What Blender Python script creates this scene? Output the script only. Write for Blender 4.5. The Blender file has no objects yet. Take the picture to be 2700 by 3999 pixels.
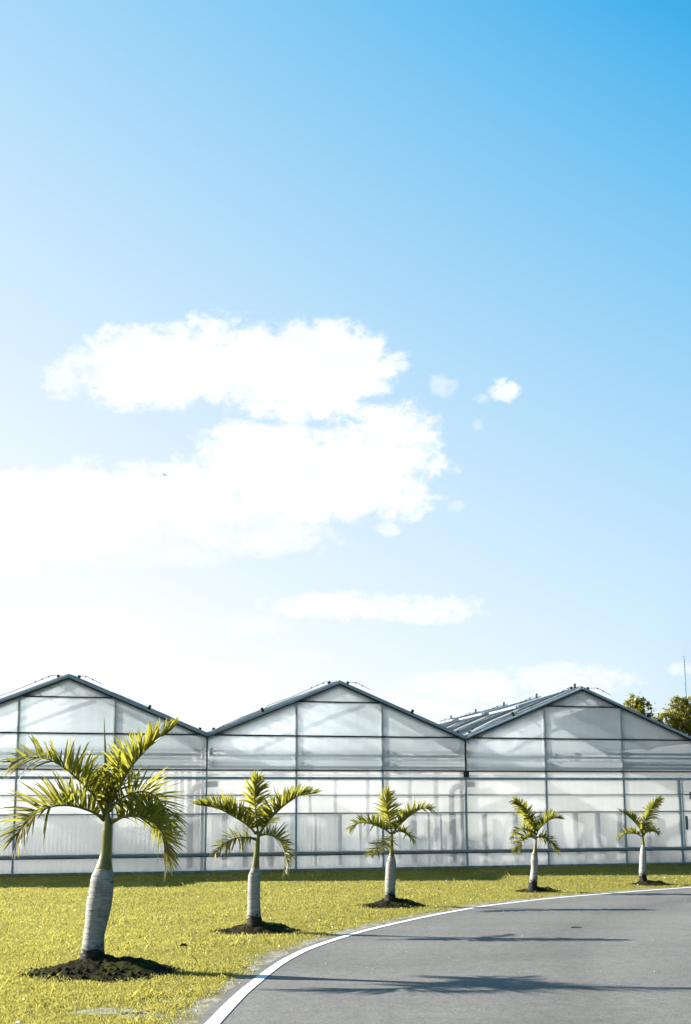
import bpy, math, random
import numpy as np
from mathutils import Vector, Matrix, noise as mnoise

random.seed(7)
rng = np.random.default_rng(11)
R = math.radians
scene = bpy.context.scene
col = scene.collection

# ------------------------------------------------------------------ helpers
class MB:
    """collects faces of one part and links them as one mesh object"""
    def __init__(self):
        self.v, self.f, self.a = [], [], []
    def add(self, vs, fs, val=None):
        o = len(self.v)
        self.v += [tuple(p) for p in vs]
        self.f += [tuple(i + o for i in q) for q in fs]
        if val is not None:
            self.a += [val] * len(vs)
    def quad(self, a, b, c, d):
        self.add([a, b, c, d], [(0, 1, 2, 3)])
    def box(self, x0, x1, y0, y1, z0, z1):
        self.add([(x0, y0, z0), (x1, y0, z0), (x1, y1, z0), (x0, y1, z0),
                  (x0, y0, z1), (x1, y0, z1), (x1, y1, z1), (x0, y1, z1)],
                 [(0, 3, 2, 1), (4, 5, 6, 7), (0, 1, 5, 4), (1, 2, 6, 5), (2, 3, 7, 6), (3, 0, 4, 7)])
    def bar(self, p0, p1, w, h, up=(0, 0, 1)):
        """square bar from p0 to p1; w across, h along 'up'"""
        p0, p1, up = Vector(p0), Vector(p1), Vector(up)
        t = (p1 - p0).normalized()
        s = t.cross(up).normalized() * (w / 2)
        n = s.cross(t).normalized() * (h / 2)
        vs = [p + a * s + b * n for p in (p0, p1) for a, b in ((-1, -1), (1, -1), (1, 1), (-1, 1))]
        self.add(vs, [(0, 1, 2, 3), (7, 6, 5, 4), (0, 4, 5, 1), (1, 5, 6, 2), (2, 6, 7, 3), (3, 7, 4, 0)])
    def tube(self, pts, rad, seg=8, cap=True):
        pts = [Vector(p) for p in pts]
        if not isinstance(rad, (list, tuple)):
            rad = [rad] * len(pts)
        t0 = (pts[1] - pts[0]).normalized()
        s = t0.orthogonal().normalized()
        vs, fs = [], []
        for i, p in enumerate(pts):
            a = pts[max(0, i - 1)]; b = pts[min(len(pts) - 1, i + 1)]
            t = (b - a).normalized()
            s = (s - t * s.dot(t)).normalized()
            n = t.cross(s)
            for k in range(seg):
                an = 2 * math.pi * k / seg
                vs.append(p + (s * math.cos(an) + n * math.sin(an)) * rad[i])
        for i in range(len(pts) - 1):
            for k in range(seg):
                k2 = (k + 1) % seg
                fs.append((i * seg + k, i * seg + k2, (i + 1) * seg + k2, (i + 1) * seg + k))
        if cap:
            fs.append(tuple(range(seg))[::-1])
            fs.append(tuple((len(pts) - 1) * seg + k for k in range(seg)))
        self.add(vs, fs)
    def build(self, name, mat, parent=None, smooth=False, attr=None, loc=None):
        me = bpy.data.meshes.new(name)
        me.from_pydata(self.v, [], self.f)
        me.update()
        if smooth:
            me.polygons.foreach_set('use_smooth', [True] * len(me.polygons))
        if attr and len(self.a) == len(self.v):
            at = me.attributes.new(attr, 'FLOAT', 'POINT')
            at.data.foreach_set('value', self.a)
        o = bpy.data.objects.new(name, me)
        if mat:
            me.materials.append(mat)
        col.objects.link(o)
        if parent:
            o.parent = parent
        if loc:
            o.location = loc
        return o

def empty(name, loc, rz=0):
    o = bpy.data.objects.new(name, None)
    o.location = loc
    o.rotation_euler = (0, 0, rz)
    o.empty_display_size = .3
    col.objects.link(o)
    return o

def tag(o, label=None, cat=None, group=None, kind=None):
    if label: o['label'] = label
    if cat: o['category'] = cat
    if group: o['group'] = group
    if kind: o['kind'] = kind
    return o

# ------------------------------------------------------------------ node helpers
class NT:
    def __init__(self, tree):
        self.t = tree
        self.n = tree.nodes
        self.l = tree.links
    def new(self, typ, **kw):
        nd = self.n.new(typ)
        for k, v in kw.items():
            setattr(nd, k, v)
        return nd
    def put(self, sock, val):
        if isinstance(val, bpy.types.NodeSocket):
            self.l.new(val, sock)
        else:
            sock.default_value = val
    def math(self, op, a, b=None, c=None, clamp=False):
        nd = self.new('ShaderNodeMath', operation=op, use_clamp=clamp)
        self.put(nd.inputs[0], a)
        if b is not None: self.put(nd.inputs[1], b)
        if c is not None: self.put(nd.inputs[2], c)
        return nd.outputs[0]
    def vmath(self, op, a, b=None, c=None, out=0):
        nd = self.new('ShaderNodeVectorMath', operation=op)
        self.put(nd.inputs[0], a)
        if b is not None: self.put(nd.inputs[1], b)
        if c is not None: self.put(nd.inputs[2], c)
        return nd.outputs[out]
    def mix(self, fac, a, b):
        nd = self.new('ShaderNodeMix', data_type='RGBA')
        self.put(nd.inputs[0], fac)
        self.put(nd.inputs[6], a)
        self.put(nd.inputs[7], b)
        return nd.outputs[2]
    def rng(self, v, a, b, c=0., d=1., smooth=False):
        nd = self.new('ShaderNodeMapRange')
        if smooth: nd.interpolation_type = 'SMOOTHSTEP'
        self.put(nd.inputs[0], v)
        for i, q in zip((1, 2, 3, 4), (a, b, c, d)):
            self.put(nd.inputs[i], q)
        return nd.outputs[0]
    def noise(self, vec, scale, detail=4., rough=.55, dist=0., out=0):
        nd = self.new('ShaderNodeTexNoise')
        if vec is not None: self.l.new(vec, nd.inputs['Vector'])
        nd.inputs['Scale'].default_value = scale
        nd.inputs['Detail'].default_value = detail
        nd.inputs['Roughness'].default_value = rough
        nd.inputs['Distortion'].default_value = dist
        return nd.outputs[out]
    def coord(self, which='Object'):
        return self.new('ShaderNodeTexCoord').outputs[which]
    def attr(self, name):
        return self.new('ShaderNodeAttribute', attribute_name=name).outputs['Fac']
    def scale(self, vec, s):
        return self.vmath('MULTIPLY', vec, s)
    def bump(self, h, strength, dist):
        nd = self.new('ShaderNodeBump')
        nd.inputs['Strength'].default_value = strength
        nd.inputs['Distance'].default_value = dist
        self.l.new(h, nd.inputs['Height'])
        return nd.outputs[0]

def newmat(name):
    m = bpy.data.materials.new(name)
    m.use_nodes = True
    m.node_tree.nodes.clear()
    t = NT(m.node_tree)
    out = t.new('ShaderNodeOutputMaterial')
    return m, t, out

def rgb(r, g, b):
    return (r, g, b, 1.)

def principled(t, out, color, rough=.6, metal=0., normal=None, spec=.5):
    p = t.new('ShaderNodeBsdfPrincipled')
    t.put(p.inputs['Base Color'], color)
    t.put(p.inputs['Roughness'], rough)
    t.put(p.inputs['Metallic'], metal)
    t.put(p.inputs['Specular IOR Level'], spec)
    if normal is not None: t.l.new(normal, p.inputs['Normal'])
    t.l.new(p.outputs[0], out.inputs[0])
    return p

def plain(name, c, rough=.6, metal=0., var=.15, scale=6.):
    m, t, out = newmat(name)
    n = t.noise(t.coord(), scale, 5., .6)
    f = t.rng(n, .3, .7, 1 - var, 1 + var)
    cc = t.vmath('SCALE', rgb(*c)[:3])
    nd = cc.node
    t.put(nd.inputs['Scale'], f)
    principled(t, out, cc, rough, metal)
    return m

def thin(name, trans, diff, clear, c=(.85, .88, .88), gloss=.06, grough=.2, streak=.1, low_tint=True):
    """frosted plastic film: diffuse transmission, diffuse reflection and a clear share"""
    m, t, out = newmat(name)
    co = t.coord()
    n = t.noise(t.scale(co, (.5, .5, 1.6)), 1.1, 4., .55)
    v = t.noise(t.scale(co, (9., 9., .25)), 1., 3., .5)
    f = t.math('ADD', t.rng(n, .3, .7, 1 - streak, 1 + streak * .3), t.rng(v, .3, .7, -streak * .35, streak * .25))
    cc = t.vmath('SCALE', c)
    t.put(cc.node.inputs['Scale'], f)
    if low_tint:  # blue-grey tint on the lowest part of the sheets, fading upwards
        z = t.new('ShaderNodeSeparateXYZ')
        t.l.new(co, z.inputs[0])
        zz = t.math('ADD', z.outputs[2], t.rng(v, .3, .7, -.05, .05))
        k = t.rng(zz, .0, .16, .35, 0., True)
        cc = t.mix(k, cc, rgb(.30, .38, .44))
    a = t.new('ShaderNodeBsdfTranslucent'); t.put(a.inputs[0], cc)
    b = t.new('ShaderNodeBsdfDiffuse'); t.put(b.inputs[0], cc)
    e = t.new('ShaderNodeBsdfTransparent'); t.put(e.inputs[0], rgb(.95, .97, .98))
    g = t.new('ShaderNodeBsdfGlossy'); g.inputs['Roughness'].default_value = grough
    tot = trans + diff
    m1 = t.new('ShaderNodeMixShader'); m1.inputs[0].default_value = diff / tot
    t.l.new(a.outputs[0], m1.inputs[1]); t.l.new(b.outputs[0], m1.inputs[2])
    m2 = t.new('ShaderNodeMixShader'); m2.inputs[0].default_value = clear / (tot + clear)
    t.l.new(m1.outputs[0], m2.inputs[1]); t.l.new(e.outputs[0], m2.inputs[2])
    fr = t.new('ShaderNodeFresnel'); fr.inputs[0].default_value = 1.35
    m3 = t.new('ShaderNodeMixShader')
    t.l.new(t.math('MULTIPLY', fr.outputs[0], gloss / .06), m3.inputs[0])
    t.l.new(m2.outputs[0], m3.inputs[1]); t.l.new(g.outputs[0], m3.inputs[2])
    t.l.new(m3.outputs[0], out.inputs[0])
    return m

def leafmat(name, dark, light, tl, tr=.5, attr='tone', nscale=14., rough=.42):
    m, t, out = newmat(name)
    n = t.noise(t.coord(), nscale, 3., .6)
    f = t.math('ADD', t.math('MULTIPLY', t.attr(attr), .75), t.math('MULTIPLY', n, .35), clamp=True)
    c = t.mix(f, rgb(*dark), rgb(*light))
    p = t.new('ShaderNodeBsdfPrincipled')
    t.l.new(c, p.inputs['Base Color'])
    p.inputs['Roughness'].default_value = rough
    p.inputs['Specular IOR Level'].default_value = .45
    tb = t.new('ShaderNodeBsdfTranslucent')
    c2 = t.mix(f, rgb(*[q * .75 for q in tl]), rgb(*tl))
    t.l.new(c2, tb.inputs[0])
    mx = t.new('ShaderNodeMixShader'); mx.inputs[0].default_value = tr
    t.l.new(p.outputs[0], mx.inputs[1]); t.l.new(tb.outputs[0], mx.inputs[2])
    t.l.new(mx.outputs[0], out.inputs[0])
    return m

# ------------------------------------------------------------------ materials
M = {}
M['black_bar'] = plain('black_bar', (.012, .013, .012), .5)
M['pale_steel'] = plain('pale_steel', (.38, .41, .43), .45, .0, .2, 7.)
M['steel'] = plain('blue_grey_steel', (.30, .35, .39), .45, .0, .25, 8.)
M['trim'] = plain('trim_steel', (.32, .37, .41), .4, .0, .2, 5.)
M['white_post'] = plain('white_post', (.62, .64, .64), .5, 0., .1)
M['pipe'] = plain('grey_pipe', (.16, .2, .23), .5, 0., .2)
M['rubber'] = plain('black_rubber', (.012, .011, .010), .8)
M['rope'] = plain('white_rope', (.5, .51, .5), .7)
M['wire'] = plain('dark_wire', (.05, .05, .05), .6)
M['concrete'] = plain('pale_floor', (.58, .58, .56), .85, 0., .15, 2.)
M['kerb'] = plain('pale_kerb', (.22, .28, .33), .7, 0., .3, 9.)
M['curtain'] = thin('pleated_curtain', .66, .20, .14, (.88, .88, .86), .0, .5, .15, low_tint=False)
M['facade'] = thin('frosted_wall_film', .64, .12, .24, (.93, .925, .91), .08, .15, .10)
M['gable'] = thin('frosted_gable_film', .68, .08, .24, (.88, .95, .985), .06, .15, .08, low_tint=False)
M['vent'] = thin('vent_sheet', .44, .38, .18, (.86, .87, .87), .08, .2, .10, low_tint=False)
M['roof'] = thin('roof_film', .70, .13, .17, (.92, .93, .93), .08, .2, .10, low_tint=False)
M['frond'] = leafmat('palm_leaf', (.042, .043, .004), (.115, .108, .014), (.42, .405, .045), .55)
M['rachis'] = plain('palm_stalk', (0.0996, 0.09545, 0.01328), .45, 0., .25, 12.)
M['tree_leaf'] = leafmat('broad_leaf', (.05, .055, .008), (.16, .155, .022), (.46, .43, .055), .48, nscale=3.)
M['bark'] = plain('bark', (.12, .10, .08), .9, 0., .35, 10.)
M['grass'] = leafmat('grass_blade', (.100, .095, .016), (.208, .192, .042), (.50, .462, .105), .54, nscale=1.1, rough=.6)
M['bird'] = plain('grey_feathers', (.14, .14, .13), .8)
M['mast'] = plain('haze_blue_mast', (.22, .36, .46), .5, .2)  # steel with the blue of distance haze painted into its colour
M['litter'] = plain('pale_litter', (.62, .60, .54), .8)
M['stone'] = plain('road_pebble', (.30, .29, .27), .9)
M['door'] = plain('dark_fitting', (.10, .12, .13), .5)
M['hose'] = plain('dark_hose', (.035, .04, .045), .5)

def mat_trunk():
    m, t, out = newmat('ringed_grey_trunk')
    co = t.coord()
    z = t.new('ShaderNodeSeparateXYZ'); t.l.new(co, z.inputs[0])
    ns = t.noise(t.scale(co, (6., 6., 30.)), 1.6, 5., .65)
    base = t.mix(t.rng(ns, .35, .7), rgb(.23, .23, .22), rgb(.40, .40, .38))
    # narrow leaf-scar rings
    w = t.math('ADD', t.math('MULTIPLY', z.outputs[2], 44.), t.math('MULTIPLY', t.noise(co, 7., 3.), 2.6))
    ring = t.math('FRACT', w)
    rk = t.rng(t.math('ABSOLUTE', t.math('SUBTRACT', ring, .5)), .36, .5, 0., .55, True)
    c = t.mix(rk, base, rgb(.16, .155, .14))
    st = t.noise(t.scale(co, (9., 9., 5.)), 1., 5., .65)
    c = t.mix(t.rng(st, .48, .70, 0., .65, True), c, rgb(.12, .118, .10))
    # lichen spots and soil splash at the foot
    sp = t.noise(t.scale(co, (14., 14., 26.)), 1., 3., .6)
    c = t.mix(t.rng(sp, .63, .69, 0., .9, True), c, rgb(.035, .032, .02))
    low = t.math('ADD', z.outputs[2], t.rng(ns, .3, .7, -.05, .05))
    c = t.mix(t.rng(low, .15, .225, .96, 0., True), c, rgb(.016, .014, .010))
    nb = t.bump(t.math('ADD', t.math('MULTIPLY', rk, -1.), t.math('MULTIPLY', ns, .5)), .6, .006)
    principled(t, out, c, .85, 0., nb, .12)
    return m
M['trunk'] = mat_trunk()

def mat_shaft():
    m, t, out = newmat('smooth_green_shaft')
    co = t.coord()
    n = t.noise(t.scale(co, (8., 8., 2.)), 2., 4., .6)
    c = t.mix(t.rng(n, .3, .7), rgb(.085, .088, .012), rgb(.17, .165, .03))
    principled(t, out, c, .38, 0., None, .5)
    return m
M['shaft'] = mat_shaft()

def mat_ground():
    m, t, out = newmat('lawn_soil')
    co = t.coord()
    n1 = t.noise(co, .55, 6., .62)
    n2 = t.noise(co, 5., 6., .7)
    c = t.mix(t.rng(n2, .3, .7), rgb(.125, .115, .022), rgb(.25, .228, .06))
    c = t.mix(t.rng(n1, .52, .75, 0., .45), c, rgb(.13, .115, .014))
    n3 = t.noise(co, 2.1, 5., .6)
    c = t.mix(t.rng(n3, .66, .74, 0., .6, True), c, rgb(.30, .27, .20))
    nb = t.bump(t.noise(co, 22., 4., .7), .9, .04)
    principled(t, out, c, .95, 0., nb, .1)
    return m
M['ground'] = mat_ground()

def mat_verge():
    m, t, out = newmat('sandy_verge')
    co = t.coord()
    n2 = t.noise(co, 9., 6., .7)
    n1 = t.noise(co, 2.2, 4., .6)
    c = t.mix(t.rng(n2, .35, .65), rgb(.12, .11, .085), rgb(.32, .305, .27))
    c = t.mix(t.rng(n1, .45, .62, 0., .8, True), c, rgb(.12, .105, .03))
    nb = t.bump(n2, .8, .02)
    principled(t, out, c, .95, 0., nb, .1)
    return m
M['verge'] = mat_verge()

def mat_soil():
    m, t, out = newmat('dark_planting_soil')
    co = t.coord()
    n = t.noise(co, 26., 5., .7)
    n1 = t.noise(co, 5., 4., .6)
    c = t.mix(t.rng(n, .4, .75), rgb(.010, .009, .005), rgb(.045, .038, .020))
    c = t.mix(t.rng(n1, .46, .66, 0., .65, True), c, rgb(.052, .054, .010))
    nb = t.bump(n, 1., .03)
    principled(t, out, c, .95, 0., nb, .05)
    return m
M['soil'] = mat_soil()

def mat_asphalt():
    m, t, out = newmat('worn_asphalt')
    co = t.coord()
    grain = t.noise(co, 75., 4., .8)
    mid = t.noise(t.scale(co, (1., 1., 1.)), 9., 5., .65)
    big = t.noise(t.scale(co, (.35, 1., 1.)), .9, 4., .6)
    c = t.mix(t.rng(grain, .3, .7), rgb(.058, .055, .050), rgb(.196, .188, .172))
    f = t.math('MULTIPLY', t.rng(mid, .3, .7, .86, 1.14), t.rng(big, .3, .7, .86, 1.14))
    f = t.math('MULTIPLY', f, t.attr('wear'))
    cc = t.vmath('SCALE', c); t.put(cc.node.inputs['Scale'], f)
    nb = t.bump(t.math('ADD', grain, t.math('MULTIPLY', mid, .8)), .5, .006)
    principled(t, out, cc, .85, 0., nb, .25)
    return m
M['asphalt'] = mat_asphalt()

def mat_line():
    m, t, out = newmat('white_road_paint')
    co = t.coord()
    n = t.noise(co, 60., 5., .7)
    n2 = t.noise(co, 7., 4., .6)
    c = t.mix(t.rng(n, .62, .78, 0., .6), rgb(.64, .65, .64), rgb(.30, .30, .29))
    c = t.mix(t.rng(n2, .55, .75, 0., .25), c, rgb(.50, .50, .47))
    n4 = t.noise(co, 26., 6., .75)
    c = t.mix(t.rng(n4, .60, .72, 0., .7, True), c, rgb(.30, .30, .29))
    principled(t, out, c, .8, 0., t.bump(n, .3, .003), .3)
    return m
M['line'] = mat_line()
PALMS = [
 dict(base=(-2.057, 8.927),
  trunk=[(0.007, 0.069, 0.1245), (-0.004, 0.109, 0.1025), (-0.002, 0.132, 0.0965), (-0.001, 0.201, 0.0905), (0.006, 0.293, 0.0855), (0.024, 0.409, 0.0925), (0.039, 0.526, 0.1015), (0.046, 0.584, 0.1015), (0.056, 0.666, 0.097), (0.063, 0.76, 0.089), (0.07, 0.819, 0.074)],
  shaft=[(0.071, 0.819, 0.069), (0.077, 0.878, 0.0555), (0.084, 0.937, 0.0455), (0.087, 0.996, 0.042), (0.09, 1.115, 0.0405), (0.091, 1.147, 0.0375), (0.091, 1.211, 0.033), (0.087, 1.259, 0.02), (0.084, 1.307, 0.0105)],
  spear=[[0.081, 0.0, 1.285], [0.069, 0.0, 1.52], [0.053, 0.0, 1.79], [0.036, 0.0, 2.073]],
  fronds=[
   ([[0.074,0.0,1.248],[0.006,-0.011,1.374],[-0.085,-0.023,1.476],[-0.195,-0.036,1.579],[-0.285,-0.049,1.651],[-0.374,-0.063,1.699],[-0.455,-0.077,1.72],[-0.536,-0.091,1.723],[-0.604,-0.105,1.713],[-0.67,-0.12,1.686]], (68, 62), (72, -65), 0.29, 40, 0),
   ([[0.069,0.0,1.212],[-0.004,-0.031,1.267],[-0.087,-0.067,1.303],[-0.169,-0.105,1.327],[-0.249,-0.143,1.333],[-0.327,-0.183,1.321],[-0.403,-0.224,1.287],[-0.466,-0.265,1.241],[-0.515,-0.307,1.178],[-0.546,-0.35,1.099]], (62, 50), (44, -38), 0.32, 40, 0),
   ([[0.086,0.0,1.264],[0.113,0.011,1.36],[0.162,0.023,1.451],[0.211,0.036,1.548],[0.265,0.049,1.651],[0.326,0.063,1.727],[0.398,0.077,1.809],[0.471,0.091,1.87],[0.528,0.105,1.92],[0.585,0.12,1.967]], (72, 66), (60, 72), 0.27, 38, 0),
   ([[0.12,0.0,1.195],[0.173,-0.027,1.216],[0.233,-0.057,1.237],[0.303,-0.09,1.245],[0.384,-0.123,1.237],[0.455,-0.157,1.211],[0.525,-0.192,1.165],[0.585,-0.228,1.098],[0.625,-0.264,0.996],[0.643,-0.3,0.886]], (55, 12), (30, 8), 0.24, 40, 80),
   ([[0.101,0.0,1.285],[0.16,0.02,1.36],[0.229,0.042,1.408],[0.311,0.066,1.44],[0.393,0.09,1.44],[0.455,0.115,1.408],[0.501,0.141,1.359],[0.531,0.167,1.294],[0.566,0.193,1.218],[0.586,0.22,1.141]], (55, 40), (-55, -60), 0.27, 42, 10),
   ([[0.085,0.0,1.285],[0.074,0.109,1.387],[0.084,0.233,1.471],[0.098,0.364,1.54],[0.119,0.5,1.611]], (40, 35), (40, 35), 0.22, 26, 0),
   ([[0.077,0.0,1.26],[0.012,0.149,1.381],[-0.074,0.32,1.495],[-0.157,0.5,1.601]], (40, 35), (40, 35), 0.22, 24, 0),
  ]),
 dict(base=(-0.964, 11.578),
  trunk=[(-0.005, 0.117, 0.0805), (-0.011, 0.166, 0.076), (-0.014, 0.196, 0.073), (-0.018, 0.317, 0.069), (-0.017, 0.438, 0.066), (-0.015, 0.526, 0.065), (-0.015, 0.59, 0.063), (-0.012, 0.611, 0.0595), (-0.002, 0.677, 0.0455)],
  shaft=[(0.0, 0.677, 0.041), (0.003, 0.738, 0.036), (0.011, 0.824, 0.0305), (0.015, 0.9, 0.027), (0.018, 0.969, 0.0255), (0.023, 1.029, 0.018), (0.024, 1.072, 0.0105)],
  spear=None,
  fronds=[
   ([[0.006,0.0,1.029],[-0.081,-0.006,1.115],[-0.185,-0.013,1.184],[-0.29,-0.02,1.245],[-0.377,-0.027,1.288],[-0.463,-0.035,1.314],[-0.55,-0.042,1.328],[-0.61,-0.05,1.337]], (72, 66), (68, 60), 0.22, 44, 0),
   ([[0.019,0.0,1.037],[0.003,0.031,1.166],[-0.014,0.066,1.295],[-0.027,0.103,1.4],[-0.027,0.141,1.497],[-0.022,0.18,1.586],[-0.012,0.22,1.64]], (22, 25), (22, 25), 0.22, 36, 0),
   ([[0.037,0.0,1.029],[0.101,0.006,1.123],[0.178,0.013,1.217],[0.282,0.02,1.312],[0.387,0.027,1.389],[0.474,0.035,1.437],[0.561,0.042,1.449],[0.631,0.05,1.458]], (72, 62), (70, 40), 0.21, 44, 0),
   ([[-0.006,0.0,0.977],[-0.077,-0.031,0.996],[-0.161,-0.066,0.993],[-0.235,-0.103,0.981],[-0.299,-0.141,0.949],[-0.354,-0.18,0.908],[-0.4,-0.22,0.851]], (50, 35), (-40, -30), 0.15, 24, 0),
   ([[0.046,0.0,1.02],[0.105,-0.035,1.025],[0.177,-0.076,1.013],[0.249,-0.118,0.971],[0.295,-0.162,0.905],[0.324,-0.207,0.831],[0.331,-0.253,0.75],[0.329,-0.3,0.677]], (45, 10), (20, 5), 0.19, 34, 75),
   ([[0.041,-0.0,1.037],[0.093,0.119,1.129],[0.144,0.256,1.171],[0.197,0.4,1.187]], (10, 10), (10, 10), 0.12, 18, 0),
  ]),
 dict(base=(0.58, 14.563),
  trunk=[(0.001, 0.088, 0.083), (0.001, 0.12, 0.073), (-0.001, 0.206, 0.066), (0.002, 0.314, 0.072), (0.011, 0.427, 0.071), (0.015, 0.524, 0.0675), (0.021, 0.606, 0.0565), (0.025, 0.671, 0.0365)],
  shaft=[(0.025, 0.671, 0.035), (0.028, 0.711, 0.029), (0.026, 0.793, 0.0255), (0.027, 0.875, 0.023), (0.033, 0.94, 0.0185), (0.032, 0.998, 0.009)],
  spear=None,
  fronds=[
   ([[0.016,0.0,0.957],[-0.042,-0.01,0.998],[-0.109,-0.022,1.031],[-0.192,-0.034,1.065],[-0.275,-0.047,1.09],[-0.358,-0.06,1.099],[-0.433,-0.073,1.091],[-0.483,-0.086,1.059],[-0.525,-0.1,1.01]], (66, 55), (60, -50), 0.16, 36, 0),
   ([[0.029,0.0,0.957],[0.014,0.028,1.063],[-0.008,0.06,1.178],[-0.031,0.093,1.294],[-0.037,0.128,1.386],[-0.023,0.164,1.461],[0.005,0.2,1.512]], (20, 25), (20, 25), 0.2, 34, 0),
   ([[0.049,0.0,0.965],[0.1,0.006,1.03],[0.168,0.013,1.095],[0.253,0.02,1.169],[0.337,0.027,1.227],[0.422,0.035,1.276],[0.498,0.042,1.288],[0.574,0.05,1.279]], (66, 60), (62, -30), 0.18, 40, 0),
   ([[0.058,0.0,0.957],[0.115,-0.034,0.986],[0.171,-0.073,0.978],[0.218,-0.114,0.951],[0.256,-0.156,0.919],[0.278,-0.2,0.892]], (55, 45), (20, -20), 0.14, 26, 0),
   ([[0.033,0.0,0.94],[-0.013,-0.077,0.893],[-0.066,-0.164,0.84],[-0.127,-0.257,0.787],[-0.203,-0.352,0.735],[-0.27,-0.45,0.699]], (12, 10), (12, 10), 0.18, 30, 0),
  ]),
 dict(base=(2.864, 16.818),
  trunk=[(-0.002, 0.068, 0.0775), (0.006, 0.127, 0.0635), (0.022, 0.235, 0.0595), (0.034, 0.371, 0.051), (0.038, 0.48, 0.0555), (0.041, 0.506, 0.0525), (0.044, 0.573, 0.0435), (0.043, 0.588, 0.051)],
  shaft=[(0.045, 0.573, 0.0405), (0.049, 0.606, 0.0355), (0.054, 0.64, 0.0275), (0.066, 0.74, 0.019), (0.073, 0.807, 0.016), (0.076, 0.854, 0.012), (0.077, 0.908, 0.006)],
  spear=None,
  fronds=[
   ([[0.068,0.0,0.874],[0.052,0.006,0.975],[0.021,0.013,1.056],[-0.023,0.02,1.144],[-0.074,0.027,1.232],[-0.125,0.035,1.307],[-0.177,0.042,1.362],[-0.23,0.05,1.403]], (62, 40), (58, -10), 0.18, 40, 0),
   ([[0.082,0.0,0.874],[0.119,0.006,0.948],[0.17,0.013,1.002],[0.235,0.02,1.055],[0.292,0.027,1.095],[0.356,0.035,1.119],[0.419,0.042,1.125],[0.468,0.05,1.115]], (62, 55), (58, 50), 0.19, 38, 0),
   ([[0.057,0.0,0.821],[0.001,-0.028,0.838],[-0.059,-0.06,0.836],[-0.119,-0.093,0.811],[-0.174,-0.128,0.765],[-0.215,-0.164,0.707],[-0.249,-0.2,0.649]], (60, 40), (35, 10), 0.18, 34, 0),
   ([[0.084,0.0,0.834],[0.14,-0.014,0.841],[0.191,-0.03,0.834],[0.248,-0.047,0.794],[0.305,-0.064,0.748],[0.354,-0.082,0.702],[0.396,-0.1,0.642]], (50, 35), (-30, -30), 0.14, 32, 0),
   ([[0.057,0.0,0.847],[0.006,-0.007,0.895],[-0.055,-0.015,0.936],[-0.117,-0.023,0.956],[-0.187,-0.032,0.943],[-0.258,-0.041,0.897],[-0.309,-0.05,0.83]], (45, 30), (25, -10), 0.13, 30, 0),
   ([[0.062,0.0,0.874],[0.024,0.045,0.954],[-0.014,0.096,1.001],[-0.051,0.15,1.061]], (15, 10), (15, 10), 0.1, 18, 0),
  ]),
 dict(base=(4.956, 18.269),
  trunk=[(0.009, 0.083, 0.063), (0.002, 0.165, 0.0615), (0.006, 0.283, 0.057), (0.017, 0.401, 0.057), (0.027, 0.519, 0.056), (0.028, 0.54, 0.053), (0.028, 0.602, 0.0425), (0.033, 0.657, 0.028)],
  shaft=[(0.035, 0.657, 0.0255), (0.032, 0.726, 0.022), (0.027, 0.769, 0.021), (0.025, 0.813, 0.02), (0.029, 0.85, 0.0095)],
  spear=None,
  fronds=[
   ([[0.02,0.0,0.85],[-0.023,0.0,0.95],[-0.077,-0.0,1.019],[-0.138,0.0,1.081],[-0.199,0.0,1.138],[-0.266,0.0,1.188],[-0.334,0.0,1.226]], (60, 50), (58, 45), 0.14, 34, 0),
   ([[0.029,0.0,0.844],[0.048,0.006,0.943],[0.079,0.013,1.049],[0.124,0.02,1.149],[0.174,0.027,1.224],[0.231,0.035,1.311],[0.293,0.042,1.368],[0.368,0.05,1.424]], (55, 45), (50, 30), 0.17, 36, 0),
   ([[0.005,0.0,0.81],[-0.057,-0.014,0.838],[-0.13,-0.03,0.851],[-0.204,-0.047,0.852],[-0.272,-0.064,0.846],[-0.334,-0.082,0.822],[-0.397,-0.1,0.774]], (60, 50), (55, 40), 0.13, 30, 0),
   ([[0.045,0.0,0.809],[0.082,0.009,0.849],[0.137,0.018,0.88],[0.203,0.029,0.883],[0.262,0.039,0.873],[0.303,0.05,0.854]], (60, 35), (50, -10), 0.15, 32, 0),
   ([[0.038,0.0,0.837],[0.095,0.09,0.923],[0.164,0.192,0.983],[0.235,0.3,1.032]], (25, 20), (25, 20), 0.12, 18, 0),
  ]),
]
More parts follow.
